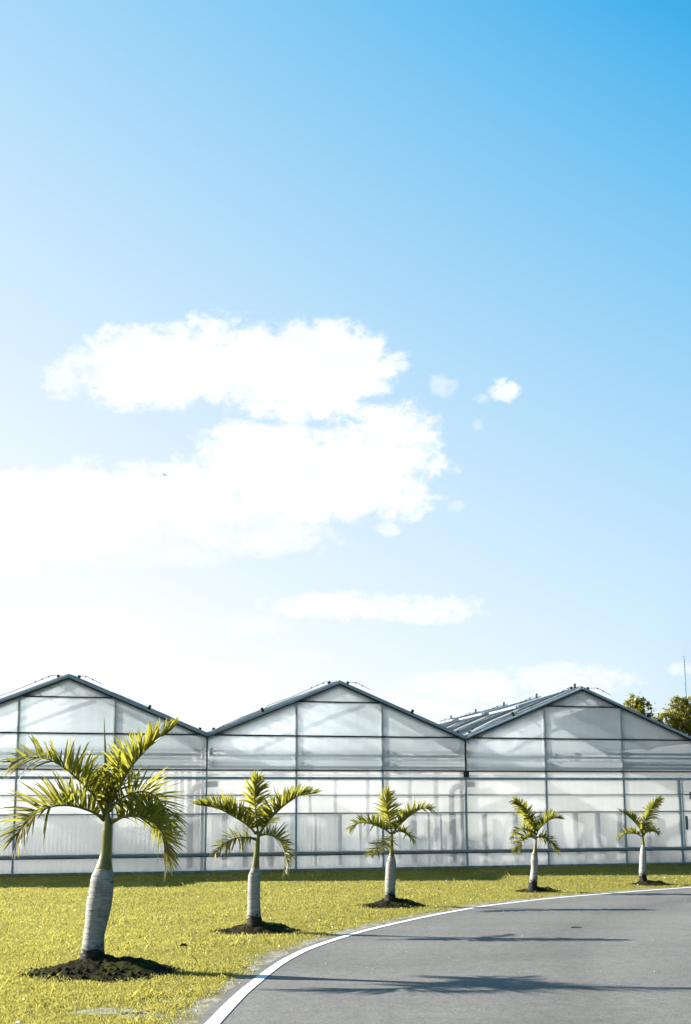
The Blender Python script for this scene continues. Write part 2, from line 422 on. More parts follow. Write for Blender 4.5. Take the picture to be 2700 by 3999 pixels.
CLOUDS = [(-0.1959, 0.4303, 0.065, 0.0388, 0.0, 1.0), (-0.1136, 0.4346, 0.0867, 0.0434, 3.0, 1.0), (-0.0268, 0.4296, 0.0737, 0.0433, -8.0, 1.0), (0.0251, 0.4203, 0.026, 0.0273, 0.0, 1.0), (-0.2756, 0.417, 0.0216, 0.0205, 0.0, 0.8), (-0.2167, 0.3964, 0.0259, 0.0136, 10.0, 0.8), (0.0533, 0.4293, 0.0121, 0.0064, 25.0, 0.7), (-0.2566, 0.4306, 0.0217, 0.0228, 0.0, 0.8), (-0.0355, 0.3852, 0.0732, 0.0153, 0.0, 1.0), (-0.0396, 0.2954, 0.0893, 0.0272, 0.0, 1.0), (0.0418, 0.3593, 0.0472, 0.0335, 0.0, 1.0), (-0.0098, 0.3262, 0.0982, 0.0487, 0.0, 1.0), (-0.0782, 0.3353, 0.0727, 0.0378, 25.0, 1.0), (-0.1502, 0.2959, 0.0638, 0.0395, 10.0, 1.0), (0.0498, 0.3038, 0.0383, 0.0308, 0.0, 1.0), (-0.2475, 0.2787, 0.0976, 0.0481, 0.0, 1.0), (-0.3237, 0.2747, 0.0551, 0.048, 0.0, 1.0), (-0.0946, 0.265, 0.0847, 0.0261, 0.0, 0.9), (-0.2043, 0.2481, 0.0845, 0.0217, 0.0, 0.8), (0.0795, 0.2958, 0.0136, 0.0048, 10.0, 0.7), (0.0409, 0.2645, 0.0148, 0.0078, 20.0, 0.6), (0.1567, 0.4038, 0.0155, 0.0127, -20.0, 0.85), (0.1327, 0.3949, 0.0108, 0.0054, 0.0, 0.45), (0.0963, 0.4086, 0.0147, 0.0118, 0.0, 0.5), (0.13, 0.3693, 0.0052, 0.0072, 0.0, 0.35), (0.1069, 0.286, 0.0093, 0.0061, -20.0, 0.35), (-0.0017, 0.1893, 0.0733, 0.0136, 3.0, 0.9), (0.0736, 0.1847, 0.0565, 0.0128, -5.0, 0.85), (-0.0937, 0.1705, 0.0376, 0.011, 8.0, 0.6), (-0.0435, 0.1408, 0.0291, 0.0067, 5.0, 0.35), (0.2093, 0.1168, 0.058, 0.0167, 5.0, 0.85), (0.1139, 0.1109, 0.0621, 0.0158, 2.0, 0.8), (0.0475, 0.0946, 0.0826, 0.0166, 0.0, 0.6), (0.3176, 0.1276, 0.0166, 0.0067, 0.0, 0.5), (-0.2645, 0.1586, 0.1251, 0.0295, 0.0, 0.5), (-0.1595, 0.1204, 0.1244, 0.0209, 0.0, 0.45)]

SUN_E, SKY_S, EXPO = 5.0, .10, 1.8
SKY_SAT, SKY_DUST = 1.2, 1.0
CLOUD_L = 1. / (SKY_S * 2 ** EXPO)
SKY_BACK = .3

# ------------------------------------------------------------------ ground, road
def cr(pts, x):
    """smooth curve through (Y, X) samples"""
    ys = [p[0] for p in pts]
    if x <= ys[0]:
        k = (pts[1][1] - pts[0][1]) / (pts[1][0] - pts[0][0]); return pts[0][1] + k * (x - ys[0])
    if x >= ys[-1]:
        k = (pts[-1][1] - pts[-2][1]) / (pts[-1][0] - pts[-2][0]); return pts[-1][1] + k * (x - ys[-1])
    i = max(j for j in range(len(ys) - 1) if ys[j] <= x)
    d = lambda j: (pts[min(j + 1, len(pts) - 1)][1] - pts[max(j - 1, 0)][1]) / (pts[min(j + 1, len(pts) - 1)][0] - pts[max(j - 1, 0)][0])
    h = ys[i + 1] - ys[i]; u = (x - ys[i]) / h
    a, b = pts[i][1], pts[i + 1][1]
    return (2*u**3 - 3*u*u + 1)*a + (u**3 - 2*u*u + u)*h*d(i) + (-2*u**3 + 3*u*u)*b + (u**3 - u*u)*h*d(i + 1)

EDGE = [(-8, -1.35), (-2, -1.22), (3, -1.03), (6.0, -.868), (6.822, -.817), (7.334, -.783), (7.865, -.742), (8.344, -.688), (8.809, -.634), (9.296, -.566), (9.701, -.490),
        (10.154, -.384), (10.6, -.243), (11.176, -.028), (11.787, .236), (12.44, .567), (13.2, .985), (13.938, 1.446), (14.499, 1.835), (14.927, 2.222),
        (15.43, 2.70), (15.9, 3.22), (16.347, 3.79), (16.933, 4.57), (17.55, 5.466), (20., 9.1), (28., 21.)]
SEAM = [(-8, 1.6), (5., 1.58), (6.82, 1.67), (7.62, 1.74), (8.83, 1.88), (10.12, 2.09), (11.07, 2.37), (12.58, 3.0), (14., 3.9), (16., 5.8), (20., 11.), (28., 23.)]
edge = lambda y: cr(EDGE, y)
def edge_pt(y):
    e = .02
    t = Vector((edge(y + e) - edge(y - e), 2 * e, 0)).normalized()
    return Vector((edge(y), y, 0)), Vector((t.y, -t.x, 0))       # point, normal to the right (road side)

g = MB()
g.add([(-2500, -60, 0), (2500, -60, 0), (2500, 4000, 0), (-2500, 4000, 0)], [(0, 1, 2, 3)])
tag(g.build('ground', M['ground']), kind='structure')

YS = list(np.arange(-8, 6, .5)) + list(np.arange(6, 18, .08)) + list(np.arange(18, 28.1, .4))
OFF = [0, .04, .25, .5, .75, 1., 1.25, 1.5, 1.75, 2., 2.25, 2.5, 2.75, 3., 3.25, 3.5, 3.75, 4., 4.5, 5, 5.5, 6, 7, 8, 10, 14, 20, 30]
rd = MB()
seam = lambda y: cr(SEAM, y)          # longitudinal paving joint
for y in YS:
    p, n = edge_pt(y)
    rag = .10 + .04 * mnoise.noise((y * 1.7, 3.3, 0)) + .02 * mnoise.noise((y * 9., 1.3, 0))
    for k, o in enumerate(OFF):
        x = p.x + o if k else None
        q = p - n * rag if k == 0 else Vector((p.x + o - .04, y, 0))
        w = 1.0
        d = q.x - seam(y)
        if k: w = 1.03 + .11 * mnoise.noise((d * 1.6, y * .22, 3)) + .08 * mnoise.noise((d * 5., y * .30, 9)) - .16 * math.exp(-((d + .22) / .38) ** 2) + .05 * math.exp(-((d - .5) / .6) ** 2) - .08 * math.exp(-((d - 3.1) / .5) ** 2)
        rd.v.append((q.x, q.y, .006)); rd.a.append(w)
nO = len(OFF)
for j in range(len(YS) - 1):
    for k in range(nO - 1):
        rd.f.append((j*nO + k, j*nO + k + 1, (j+1)*nO + k + 1, (j+1)*nO + k))
tag(rd.build('road', M['asphalt'], attr='wear'), kind='structure')

ln = MB()
for y in YS:
    p, n = edge_pt(y)
    j1 = .004 * mnoise.noise((y * 8, 0, 1)); j2 = .004 * mnoise.noise((y * 8, 5, 1))
    hw = .046 - .011 * min(1, max(0, (y - 7) / 4))
    for o in (-hw + j1, hw + j2):
        q = p + n * o
        ln.v.append((q.x, q.y, .0105))
for j in range(len(YS) - 1):
    ln.f.append((2*j, 2*j + 1, 2*j + 3, 2*j + 2))
tag(ln.build('edge_line', M['line']), kind='structure')

vg = MB()
def verge_w(y):
    return .20 + .13 * mnoise.noise((y * .9, 7., 0)) + .10 * mnoise.noise((y * 3.1, 2., 0)) + .05 * mnoise.noise((y * 11., 2., 0))
for y in YS:
    p, n = edge_pt(y)
    for o in (.02, -.10 - max(.02, verge_w(y))):
        q = p + n * o
        vg.v.append((q.x, q.y, .003))
for j in range(len(YS) - 1):
    vg.f.append((2*j, 2*j + 1, 2*j + 3, 2*j + 2)[::-1])
tag(vg.build('soil_verge', M['verge']), kind='structure')

# ------------------------------------------------------------------ greenhouse
GO = Vector((-2.8749, 22.2006, 0)); GA = .2324
B = 5.6406; ST = B / 3
ZB1, ZB2, ZB3, ZR4, ZR5, ZR6 = 2.8016, 2.0788, 1.9410, 1.5616, 1.1837, .3249
ZV, ZR = 2.752, 3.915
DEP = 25.
BAYS = range(-2, 2)
gh = empty('greenhouse', GO, GA)
tag(gh, 'long greenhouse of frosted plastic sheets with three pointed gables behind the palms', 'greenhouse')
def gz(x):          # roof height at local x
    u = (x / B) % 1.
    return ZV + (ZR - ZV) * (1 - abs(2 * u - 1))
YB = [.08 + 2.17 * n for n in range(12)]
sl = Vector((B / 2, 0, ZR - ZV)).normalized()
nl = Vector((-sl.z, 0, sl.x))          # normal of a left-hand slope

def wavy_sheet(mb, x0, x1, z0, z1, nx=12, nz=4, seed=0, top=None):
    """plastic sheet, slightly slack between its bars"""
    o = len(mb.v)
    for i in range(nx + 1):
        x = x0 + (x1 - x0) * i / nx
        zt = top(x) if top else z1
        for j in range(nz + 1):
            z = z0 + (zt - z0) * j / nz
            e = min(1, 6 * min(i / nx, 1 - i / nx)) * min(1, 3 * min(j / nz, 1 - j / nz))
            mb.v.append((x, e * .012 * mnoise.noise((x * 1.1 + seed, z * 1.6, seed)), z))
    for i in range(nx):
        for j in range(nz):
            a = o + i * (nz + 1) + j
            mb.f.append((a, a + nz + 1, a + nz + 2, a + 1))

for i in BAYS:
    x0, x1, xm = i * B, (i + 1) * B, (i + .5) * B
    # gable sheet
    mb = MB()
    wavy_sheet(mb, x0 + .02, x1 - .02, ZB1, 0, 36, 8, 3 * i, top=lambda x: max(ZB1 + .002, gz(x)) )
    mb.build('gable_panel', M['gable'], gh, True)
    tiers = (('clerestory_panel', ZB2, ZB1, 'gable'), ('transom_panel', ZB3, ZB2, 'facade'))
    for nm, za, zb, mt in tiers:
        mb = MB(); wavy_sheet(mb, x0, x1, za, zb, 30, 5, i * 7 + za); mb.build(nm, M[mt], gh, True)
    for k in range(3):
        xa, xb = x0 + k * ST, x0 + (k + 1) * ST
        mb = MB(); wavy_sheet(mb, xa, xb, ZR6, ZB3, 12, 12, i * 5 + k); mb.build('wall_panel', M['facade'], gh, True)
        mb = MB(); wavy_sheet(mb, xa, xb, 0., ZR6, 12, 4, i * 5 + k + 30); mb.build('base_panel', M['facade'], gh, True)
    # rails
    def rail(za, zb, mat, ya=-.028, yb=.03, a=x0, b=x1, nm='rail'):
        m = MB(); m.box(a, b, ya, yb, za, zb); m.build(nm, M[mat], gh)
    off = (ZB1 + .01 - ZV) / (ZR - ZV) * B / 2
    rail(ZB1 - .015, ZB1 + .015, 'black_bar', a=x0 + off, b=x1 - off)
    rail(ZB2 - .014, ZB2 + .014, 'black_bar')
    rail(ZB3 - .055, ZB3, 'steel')
    rail(ZR4 - .014, ZR4 + .014, 'steel', .012, .05)
    rail(ZR5 - .016, ZR5 + .012, 'steel', .004, .05)
    rail(ZR6 - .012, ZR6 + .006, 'black_bar', -.022, .02)
    rail(ZR6 + .008, ZR6 + .07, 'steel', .010, .08)
    m = MB(); m.box(x0, x1, -.05, .08, -.05, .045); m.build('base_kerb', M['kerb'], gh)
    tz = 3.532; th = (ZR - .02 - tz) / (ZR - ZV) * B / 2
    m = MB(); m.box(xm - th, xm + th, -.026, .03, tz - .012, tz + .014); m.build('collar_tie', M['black_bar'], gh)
    # posts
    for k in range(3):
        x = x0 + k * ST
        if k == 0:
            m = MB(); m.box(x - .014, x + .014, -.03, .03, ZB2 + .016, ZV - .01); m.build('valley_post', M['black_bar'], gh)
            m = MB(); m.box(x - .015, x + .015, -.018, .06, .047, ZB2 - .016); m.build('post', M['steel'], gh)
            m = MB(); m.box(x - .09, x - .03, .10, .16, .05, ZV - .02); m.build('inner_post', M['white_post'], gh)
        else:
            m = MB(); m.box(x - .019, x + .019, -.016, .055, .047, ZB3 - .057); m.build('post', M['steel'], gh)
            m = MB(); m.box(x - .026, x + .026, .012, .07, ZB3 + .002, gz(x) - .05); m.build('gable_post', M['white_post'], gh)
    # gable trims: black glazing bar and blue-grey verge board above it
    for s in (-1, 1):
        a = Vector((xm + s * (B / 2), 0, ZV)); b = Vector((xm, 0, ZR))
        d = (b - a).normalized(); n = Vector((-d.z, 0, d.x)) if d.x > 0 else Vector((d.z, 0, -d.x))
        m = MB(); m.bar(a, b, .07, .028, n); m.build('glazing_bar', M['black_bar'], gh)
        m = MB(); m.bar(a + n * .034, b + n * .034, .10, .034, n); m.build('verge_board', M['trim'], gh)
        for q in np.linspace(.08, .94, 7) if -2 < i < 2 else ():
            p = a + (b - a) * q
            m = MB(); m.bar(p + Vector((0, .05, -.03)) - n * .02, p + Vector((0, .16, -.02)) - n * .10, .03, .03)
            m.build('rafter_bracket', M['pipe'], gh)
        # roof sheet
        m = MB()
        y0, y1 = .05, DEP
        off3 = n * .02
        m.quad(a + off3 + Vector((0, y0, 0)), a + off3 + Vector((0, y1, 0)), b + off3 + Vector((0, y1, 0)), b + off3 + Vector((0, y0, 0)))
        rp = m.build('roof_panel', M['roof'], gh)
        for r, y in enumerate(YB):
            # rafter with a raised capping on the outside
            m = MB()
            Y = Vector((0, y, 0))
            m.bar(a + n * .06 + Y, b + n * .06 + Y, .045, .08, n)
            m.bar(a - n * .03 + Y, b - n * .03 + Y, .05, .09, n)
            m.build('roof_bar', M['pale_steel'], rp)
            m = MB()
            Y2 = Vector((0, y + .34, 0))
            m.tube([a + d * .25 + n * .075 + Y2, a + d * .9 + n * .12 + Y2, a + d * 2. + n * .12 + Y2, b - d * .25 + n * .085 + Y2], .026, 6)
            m.build('roof_hoop', M['white_post'], rp)
            if s < 0 and r < 9 and i == 1:
                # ridge-hung roof vent standing a little open
                y_a, y_b = y + .30, y + 1.98
                top = b - d * .10 + n * .07; low = b - d * 1.45 + n * (.19 + .03 * (r % 3))
                m = MB(); e = (top - low).normalized(); en = Vector((-e.z, 0, e.x))
                V_ = [low + Vector((0, y_a, 0)), low + Vector((0, y_b, 0)), top + Vector((0, y_b, 0)), top + Vector((0, y_a, 0))]
                m.add(V_ + [p + en * .022 for p in V_], [(0, 3, 2, 1), (4, 5, 6, 7), (0, 1, 5, 4), (1, 2, 6, 5), (2, 3, 7, 6), (3, 0, 4, 7)])
                rv = m.build('roof_vent', M['vent'], rp)
                for yy in (y_a - .02, y_b + .02):
                    m = MB(); m.bar(low + en * .012 + Vector((0, yy, 0)), top + en * .012 + Vector((0, yy, 0)), .035, .05, en); m.build('vent_edge', M['trim'], rp)
                m = MB(); m.bar(low - e * .02 + en * .012 + Vector((0, y_a, 0)), low - e * .02 + en * .012 + Vector((0, y_b, 0)), .05, .04, en); m.build('vent_edge', M['trim'], rp)
                m = MB(); q0 = low + e * .5 + Vector((0, y_a + .15, 0)); m.bar(q0, q0 - n * .16 - d * .25, .03, .03, (0, 1, 0)); m.build('vent_arm', M['rubber'], rp)
            if r > 7 or (s > 0 and r > 0): continue
            # wire over the sheet
            m = MB()
            Y3 = Vector((0, y - .18, 0))
            pts = [a + d * q + n * h_ + Y3 for q, h_ in ((.12, .03), (.35, .10), (.8, .12), (1.3, .11), (1.45, .15), (1.9, .13), (2.4, .15), (2.75, .17), (2.95, .08))][0 if s < 0 else 6:]
            m.tube(pts, .005, 5)
            for q in (.3, .38, 2.42, 2.56, 2.70) if s < 0 else (2.6, 2.75):
                c = a + d * q + n * (.085 if q < 1 else .155) + Y3
                m.box(c.x - .011, c.x + .011, c.y - .011, c.y + .011, c.z - .012, c.z + .016)
            m.build('roof_wire', M['wire'], rp)
    # ridge cap and gutter
    m = MB()
    m.add([(xm - .15, .0, ZR - .015), (xm, .0, ZR + .10), (xm + .15, .0, ZR - .015), (xm - .15, DEP, ZR - .015), (xm, DEP, ZR + .10), (xm + .15, DEP, ZR - .015), (xm, 0, ZR - .03), (xm, DEP, ZR - .03)],
          [(0, 3, 4, 1), (1, 4, 5, 2), (0, 1, 2, 6), (3, 7, 5, 4)])
    m.build('ridge_cap', M['trim'], gh)
    m = MB()
    m.add([(x0 - .10, .06, ZV + .06), (x0 - .07, .06, ZV - .05), (x0 + .07, .06, ZV - .05), (x0 + .10, .06, ZV + .06),
           (x0 - .10, DEP, ZV + .06), (x0 - .07, DEP, ZV - .05), (x0 + .07, DEP, ZV - .05), (x0 + .10, DEP, ZV + .06)],
          [(0, 1, 5, 4), (1, 2, 6, 5), (2, 3, 7, 6)])
    m.build('gutter', M['steel'], gh)
    # interior: pipes behind the clerestory, trusses, crop wires
    for z, rad, y in ((2.477, .026, .085), (2.385, .020, .07), (2.230, .020, .09), (2.150, .030, .085)):
        m = MB(); m.tube([(x0 + .10, y, z), (x1 - .12, y, z)], rad, 8); m.build('screen_pipe', M['pipe'], gh, True)
    for k in range(3):
        x = x0 + k * ST + (.10 if k == 0 else .16)
        for za, zb in ((2.12, 2.27), (2.37, 2.53)):
            m = MB(); m.box(x - .035, x + .035, .055, .12, za, zb); m.build('pipe_bracket', M['pipe'], gh)
    for r, y in enumerate((2.25, 4.42, 6.59, 8.76, 13.1, 17.4)):
        m = MB()
        L_, Rr, T = Vector((x0 + .05, y, 2.37)), Vector((x1 - .05, y, 2.37)), Vector((xm, y, ZR - .15))
        m.bar(L_, Rr, .05, .06)
        pts = [L_.lerp(Rr, q) for q in (.17, .34, .5, .66, .83)]
        up = [Vector((p.x, y, gz(p.x) - .10)) for p in (L_.lerp(Rr, .25), L_.lerp(Rr, .42), L_.lerp(Rr, .58), L_.lerp(Rr, .75))]
        seq = [pts[0], up[0], pts[1], up[1], pts[2], up[2], pts[3], up[3], pts[4]]
        for p, q in zip(seq, seq[1:]):
            m.bar(p, q, .04, .04, (0, 1, 0))
        for xx in (x0 + .04,):
            m.box(xx - .05, xx + .05, y - .05, y + .05, 0, 2.62)
        m.build('truss', M['white_post'], gh)

# far and side walls, floor
xl, xr = BAYS[0] * B, (BAYS[-1] + 1) * B
for x, nm in ((xl, 'end_wall'), (xr, 'end_wall')):
    m = MB(); m.quad((x, 0, 0), (x, DEP, 0), (x, DEP, ZV), (x, 0, ZV)); m.build('side_panel', M['facade'], gh)
m = MB()
for i in BAYS:
    m.add([(i*B, DEP, 0), ((i+1)*B, DEP, 0), ((i+1)*B, DEP, ZV), ((i+.5)*B, DEP, ZR), (i*B, DEP, ZV)], [(0, 1, 2, 3, 4)])
m.build('rear_panel', M['facade'], gh)
m = MB(); m.box(xl, xr, .09, DEP, -.05, .012); m.build('floor_slab', M['concrete'], gh)

# curtains and slim posts just behind the lower sheets
def curtain(xa, xb, y, z0, z1, amp, wl, seed):
    m = MB(); n = int((xb - xa) / wl * 8)
    for k in range(n + 1):
        x = xa + (xb - xa) * k / n
        ph = 2 * math.pi * (x / wl + .9 * mnoise.noise((x * 1.3, seed, 0)))
        yy = y + amp * math.sin(ph) * (.6 + .8 * mnoise.noise((x * .9, seed, 4)))
        m.v += [(x, yy, z0), (x + .01 * math.sin(ph * .37), yy * 1. + .01, z1)]
    for k in range(n):
        m.f.append((2*k, 2*k + 2, 2*k + 3, 2*k + 1))
    m.build('curtain', M['curtain'], gh, True)
curtain(-B, -.1, .22, .12, ZR5 - .02, .02, .085, 1.)
curtain(.15, 2.9, .25, .12, ZR5 - .02, .02, .10, 2.)
random.seed(5)
x = .35
while x < 5.5:
    w = random.choice((.05, .08, .11))
    m = MB(); m.box(x, x + w, .12, .17, .10, ZR5 - .03); m.build('inner_post', M['pale_steel' if random.random() < .6 else 'white_post'], gh)
    x += w + random.uniform(.22, .5)
x = B + .40
while x < 2 * B - .9:
    m = MB(); m.box(x, x + .10, .10, .16, .10, ZR5 - .03); m.build('inner_post', M['pale_steel'], gh)
    x += .10 + random.choice((.44, .50, .62))
# curved pipes beside the valleys
for xv, dx in ((0, -.30), (B, -.28)):
    m = MB()
    pts = [(xv + .25, .17, 1.80), (xv - .02, .17, 1.78)] + [(xv + dx + .20 - .20 * math.sin(a), .17, 1.56 + .20 * math.cos(a)) for a in np.linspace(.3, math.pi / 2, 6)] + [(xv + dx, .17, 1.2), (xv + dx, .17, .10)]
    m.tube(pts, .062, 10); m.build('curved_duct', M['pipe'], gh, True)
m = MB(); m.box(B - .055, B + .055, -.06, .05, ZB3 + .004, ZB2 - .016)
m.build('gutter_outlet', M['black_bar'], gh)
# rubber blocks along the roof edges
def block(i, s, q, y, h=.055):
    a = Vector(((i + .5) * B + s * B / 2, 0, ZV)); b = Vector(((i + .5) * B, 0, ZR))
    d = (b - a).normalized(); n = Vector((-d.z, 0, d.x)) if d.x > 0 else Vector((d.z, 0, -d.x))
    p = a + d * q + Vector((0, y, 0))
    m = MB(); m.bar(p + n * .06, p + n * (.10 + h), .055, .055, d); m.build('rubber_block', M['rubber'], gh)
for i in (-1, 0, 1):
    for s in (-1, 1):
        block(i, s, 2.88, .12); block(i, s, .20, .10, .04)
    block(i, 1, 1.33, .05); block(i, -1, 1.30, .08)
for r in range(5):
    for q in (.55, 1.2, 1.85, 2.4):
        block(1, -1, q + .06 * (r % 2), YB[r] + .75, .02)
for r in range(6):
    m = MB(); c = (1.5 * B - .12, YB[r] + 0.05, ZR + .07)
    m.box(c[0] - .03, c[0] + .03, c[1] - .03, c[1] + .03, c[2] - .06, c[2] + .09)
    m.box(c[0] - .02, c[0] + .30, c[1] + .05, c[1] + .5, c[2] - .02, c[2] + .012)
    m.build('vent_bracket', M['pipe'], gh)
m = MB(); m.tube([(1.5 * B - .12, YB[0], ZR + .17)] + [(1.5 * B - .12, (YB[r] + YB[r + 1]) / 2 if k else YB[r], ZR + (.13 if k else .17)) for r in range(7) for k in (0, 1)][1:], .006, 5)
m.build('ridge_rope', M['rope'], gh)
# door at the right end of the visible wall
xd = 10.79
m = MB(); m.box(xd - .024, xd + .024, -.02, .06, .047, ZB3 - .057); m.build('door_post', M['steel'], gh)
dr = MB(); dr.box(xd + .07, xd + .085, -.012, .02, .34, ZB3 - .09); dr.box(xd + .40, xd + .42, -.012, .02, .34, ZB3 - .09)
dr.box(xd + .085, xd + .40, -.012, .02, ZR5 - .005, ZR5 + .02); dr = dr.build('door', M['white_post'], gh)
m = MB(); m.box(xd + .105, xd + .145, -.06, -.012, .77, 1.08); m.build('handle', M['door'], dr)
lt = empty('wall_lamp', gh.matrix_basis @ Vector((xd + .28, -.03, 1.52)), GA)
tag(lt, 'small dark lamp fixed to the greenhouse wall by the door at the right edge', 'wall lamp')
m = MB(); m.box(-.03, .03, -.03, .03, -.06, .10); m.build('bracket', M['door'], lt)
m = MB(); m.tube([(0, -.03, .06), (-.02, -.14, .08), (-.03, -.22, .05)], [.03, .06, .085], 10); m.build('lamp_shade', M['door'], lt)
m = MB(); m.tube([(0, .0, -.06), (.03, -.02, -.14), (.08, -.02, -.22)], .012, 6); m.build('cable', M['hose'], lt)
# coiled hose behind the sheet
hs = MB()
pts = []
for k in range(60):
    a = k / 59 * 2 * math.pi * 2.6 + .4
    rr = .085 + .012 * math.sin(k * 1.7)
    pts.append((rr * math.cos(a), .02 * k / 59 + .006 * math.sin(k), .10 + rr * math.sin(a) * .95))
pts += [(.10, .03, .03), (.14, .03, -.01)]
hs.tube(pts, .011, 6)
ho = hs.build('coiled_hose', M['hose'], None, True, loc=gh.matrix_basis @ Vector((B + .11, .12, .40)))
ho.rotation_euler = (0, 0, GA)
tag(ho, 'dark coiled hose seen through the frosted sheet at the foot of a greenhouse post', 'hose')

# ------------------------------------------------------------------ palms
def catmull(pts, n):
    P = [Vector(p) for p in pts]
    P = [P[0] * 2 - P[1]] + P + [P[-1] * 2 - P[-2]]
    out = []
    segs = len(P) - 3
    for k in range(n + 1):
        u = k / n * segs
        i = min(int(u), segs - 1); u -= i
        a, b, c, d = P[i:i + 4]
        out.append(.5 * ((2 * b) + (c - a) * u + (2*a - 5*b + 4*c - d) * u*u + (3*b - 3*c + d - a) * u**3))
    # even spacing
    L = [0.]
    for p, q in zip(out, out[1:]): L.append(L[-1] + (q - p).length)
    res = []
    j = 0
    for k in range(n + 1):
        s = L[-1] * k / n
        while j < n - 1 and L[j + 1] < s: j += 1
        f = (s - L[j]) / max(1e-9, L[j + 1] - L[j])
        res.append(out[j].lerp(out[j + 1], min(1, f)))
    return res, L[-1]

def lathe(mb, prof, seg=28, ring=0., up=3):
    """prof: (x centre, z, radius); smooth interpolation, optional leaf-scar ridges"""
    n = (len(prof) - 1) * up
    P = [(p[0], p[1], p[2]) for p in prof]
    c, _ = catmull(P, max(n, int((P[-1][1] - P[0][1]) / .011) if ring else n))
    vs, fs = [], []
    for i, p in enumerate(c):
        r = p.z
        if ring:
            r *= 1 + ring * (abs(((p.y * 22.) % 1.) - .5) * 2 - .5) + .012 * mnoise.noise((p.y * 5, 0, 0))
        for k in range(seg):
            a = 2 * math.pi * k / seg
            rr = r * (1 + .02 * math.sin(3 * a + p.y * 4))
            vs.append((p.x + rr * math.cos(a), rr * math.sin(a), p.y))
    m = len(c)
    for i in range(m - 1):
        for k in range(seg):
            k2 = (k + 1) % seg
            fs.append((i*seg + k, i*seg + k2, (i+1)*seg + k2, (i+1)*seg + k))
    fs.append(tuple((m - 1) * seg + k for k in range(seg)))
    mb.add(vs, fs)

def leaflet(mb, base, d, side_n, L, w, droop, tone, twist=0.):
    """one narrow folded leaflet"""
    d = d.normalized()
    b = d.cross(side_n).normalized()
    nn = b.cross(d).normalized()
    ca, sa = math.cos(twist), math.sin(twist)
    b, nn = b * ca + nn * sa, nn * ca - b * sa
    segs = 5
    vs = []
    for k in range(segs + 1):
        v = k / segs
        p = base + d * (L * v) + Vector((0, 0, -1)) * (droop * L * v ** 2.2)
        ww = w * (.45 + .55 * min(1, v * 5)) * (1 - v ** 2.4) ** .8 + .0006
        vs += [p - b * ww * .5 + nn * ww * .16, p, p + b * ww * .5 + nn * ww * .16]
    fs = []
    for k in range(segs):
        o = 3 * k
        fs += [(o, o + 1, o + 4, o + 3), (o + 1, o + 2, o + 5, o + 4)]
    mb.add(vs, fs, tone)

def frond(name_parent, pts, ta, tb, Lm, n, tw, size, rnd):
    N = 40
    c, LL = catmull(pts, N)
    # carried frame
    t0 = (c[1] - c[0]).normalized()
    s = t0.cross(Vector((0, 0, 1)))
    if s.length < .25: s = Vector((1, 0, 0)) if True else s
    s.normalize()
    fr = []
    for i, p in enumerate(c):
        t = (c[min(i + 1, N)] - c[max(i - 1, 0)]).normalized()
        s = (s - t * s.dot(t)).normalized()
        a = R(tw) * (i / N)
        n0 = s.cross(t)
        fr.append((p, t, s * math.cos(a) + n0 * math.sin(a), n0 * math.cos(a) - s * math.sin(a)))
    mb = MB()
    st = .10 if n > 30 else .14
    for row, (th0, th1) in ((1, ta), (-1, tb)):
        for k in range(n):
            u = st + (1 - st) * (k + rnd.uniform(-.25, .25)) / (n - 1)
            u = min(.999, max(st * .8, u))
            fi = u * N; i0 = min(int(fi), N - 1); f = fi - i0
            p = fr[i0][0].lerp(fr[i0 + 1][0], f); t, s_, n_ = fr[i0][1:]
            uu = max(0., (u - st) / (1 - st))
            th = R(th0 + (th1 - th0) * uu ** 1.6 + rnd.gauss(0, 11) + (rnd.choice((-1, 1)) * rnd.uniform(20, 50) if rnd.random() < .10 else 0))
            prof = min(1., .55 + 1.9 * uu) * (1 - .58 * max(0, uu - .38) ** 1.2 / .62 ** 1.2)
            L = (1.24 if size > .8 else 1.34) * Lm * prof * rnd.uniform(.82, 1.1)
            if rnd.random() < .05: L *= .55
            lean = R(74 - 46 * uu ** 1.5 + rnd.gauss(0, 8))
            cross = s_ * (row * math.cos(th)) + n_ * math.sin(th)
            d = t * math.cos(lean) + cross * math.sin(lean)
            w = (size if size > .8 else size * 1.25) * (.0165 + .005 * math.sin(math.pi * uu)) * rnd.uniform(.8, 1.2)
            tone = min(1, max(0, .35 + .4 * uu + rnd.gauss(0, .16)))
            leaflet(mb, p, d, n_ if abs(math.sin(th)) < .9 else s_ * row, L, w, rnd.uniform(.03, .30) + (.15 if th < 0 else 0), tone, rnd.gauss(0, .25))
    o = mb.build('frond', M['frond'], name_parent, True, attr='tone')
    rb = MB()
    rad = [size * (.0125 * (1 - .82 * (i / N) ** .8)) * (1 + .8 * max(0, 1 - i / 5)) for i in range(0, N + 1, 2)]
    rb.tube(c[::2], rad, 7)
    rb.build('stalk', M['rachis'], o, True)
    return o

PLABEL = ['largest nearest palm with a tall spike and bottle-shaped grey trunk at the left',
          'second palm from the left, with an upright middle frond and straight pale trunk',
          'middle palm of the row, with one frond hanging across its shaft above the road bend',
          'fourth palm from the left, slim, with one long frond leaning up left',
          'smallest and farthest palm, standing near the road in the greenhouse shadow']
MLABEL = ['widest dark soil mound around the foot of the largest nearest palm',
          'dark soil mound around the foot of the second palm from the left',
          'dark soil mound around the foot of the middle palm of the row',
          'small soil mound around the foot of the fourth palm from the left',
          'shaded soil mound around the foot of the smallest farthest palm']
MOUNDS = [(-1.95, 8.83, .70, .50, .13), (-.955, 11.68, .50, .34, .10), (.61, 14.58, .47, .36, .10), (2.98, 17.0, .35, .33, .08), (5.10, 18.30, .37, .33, .08)]

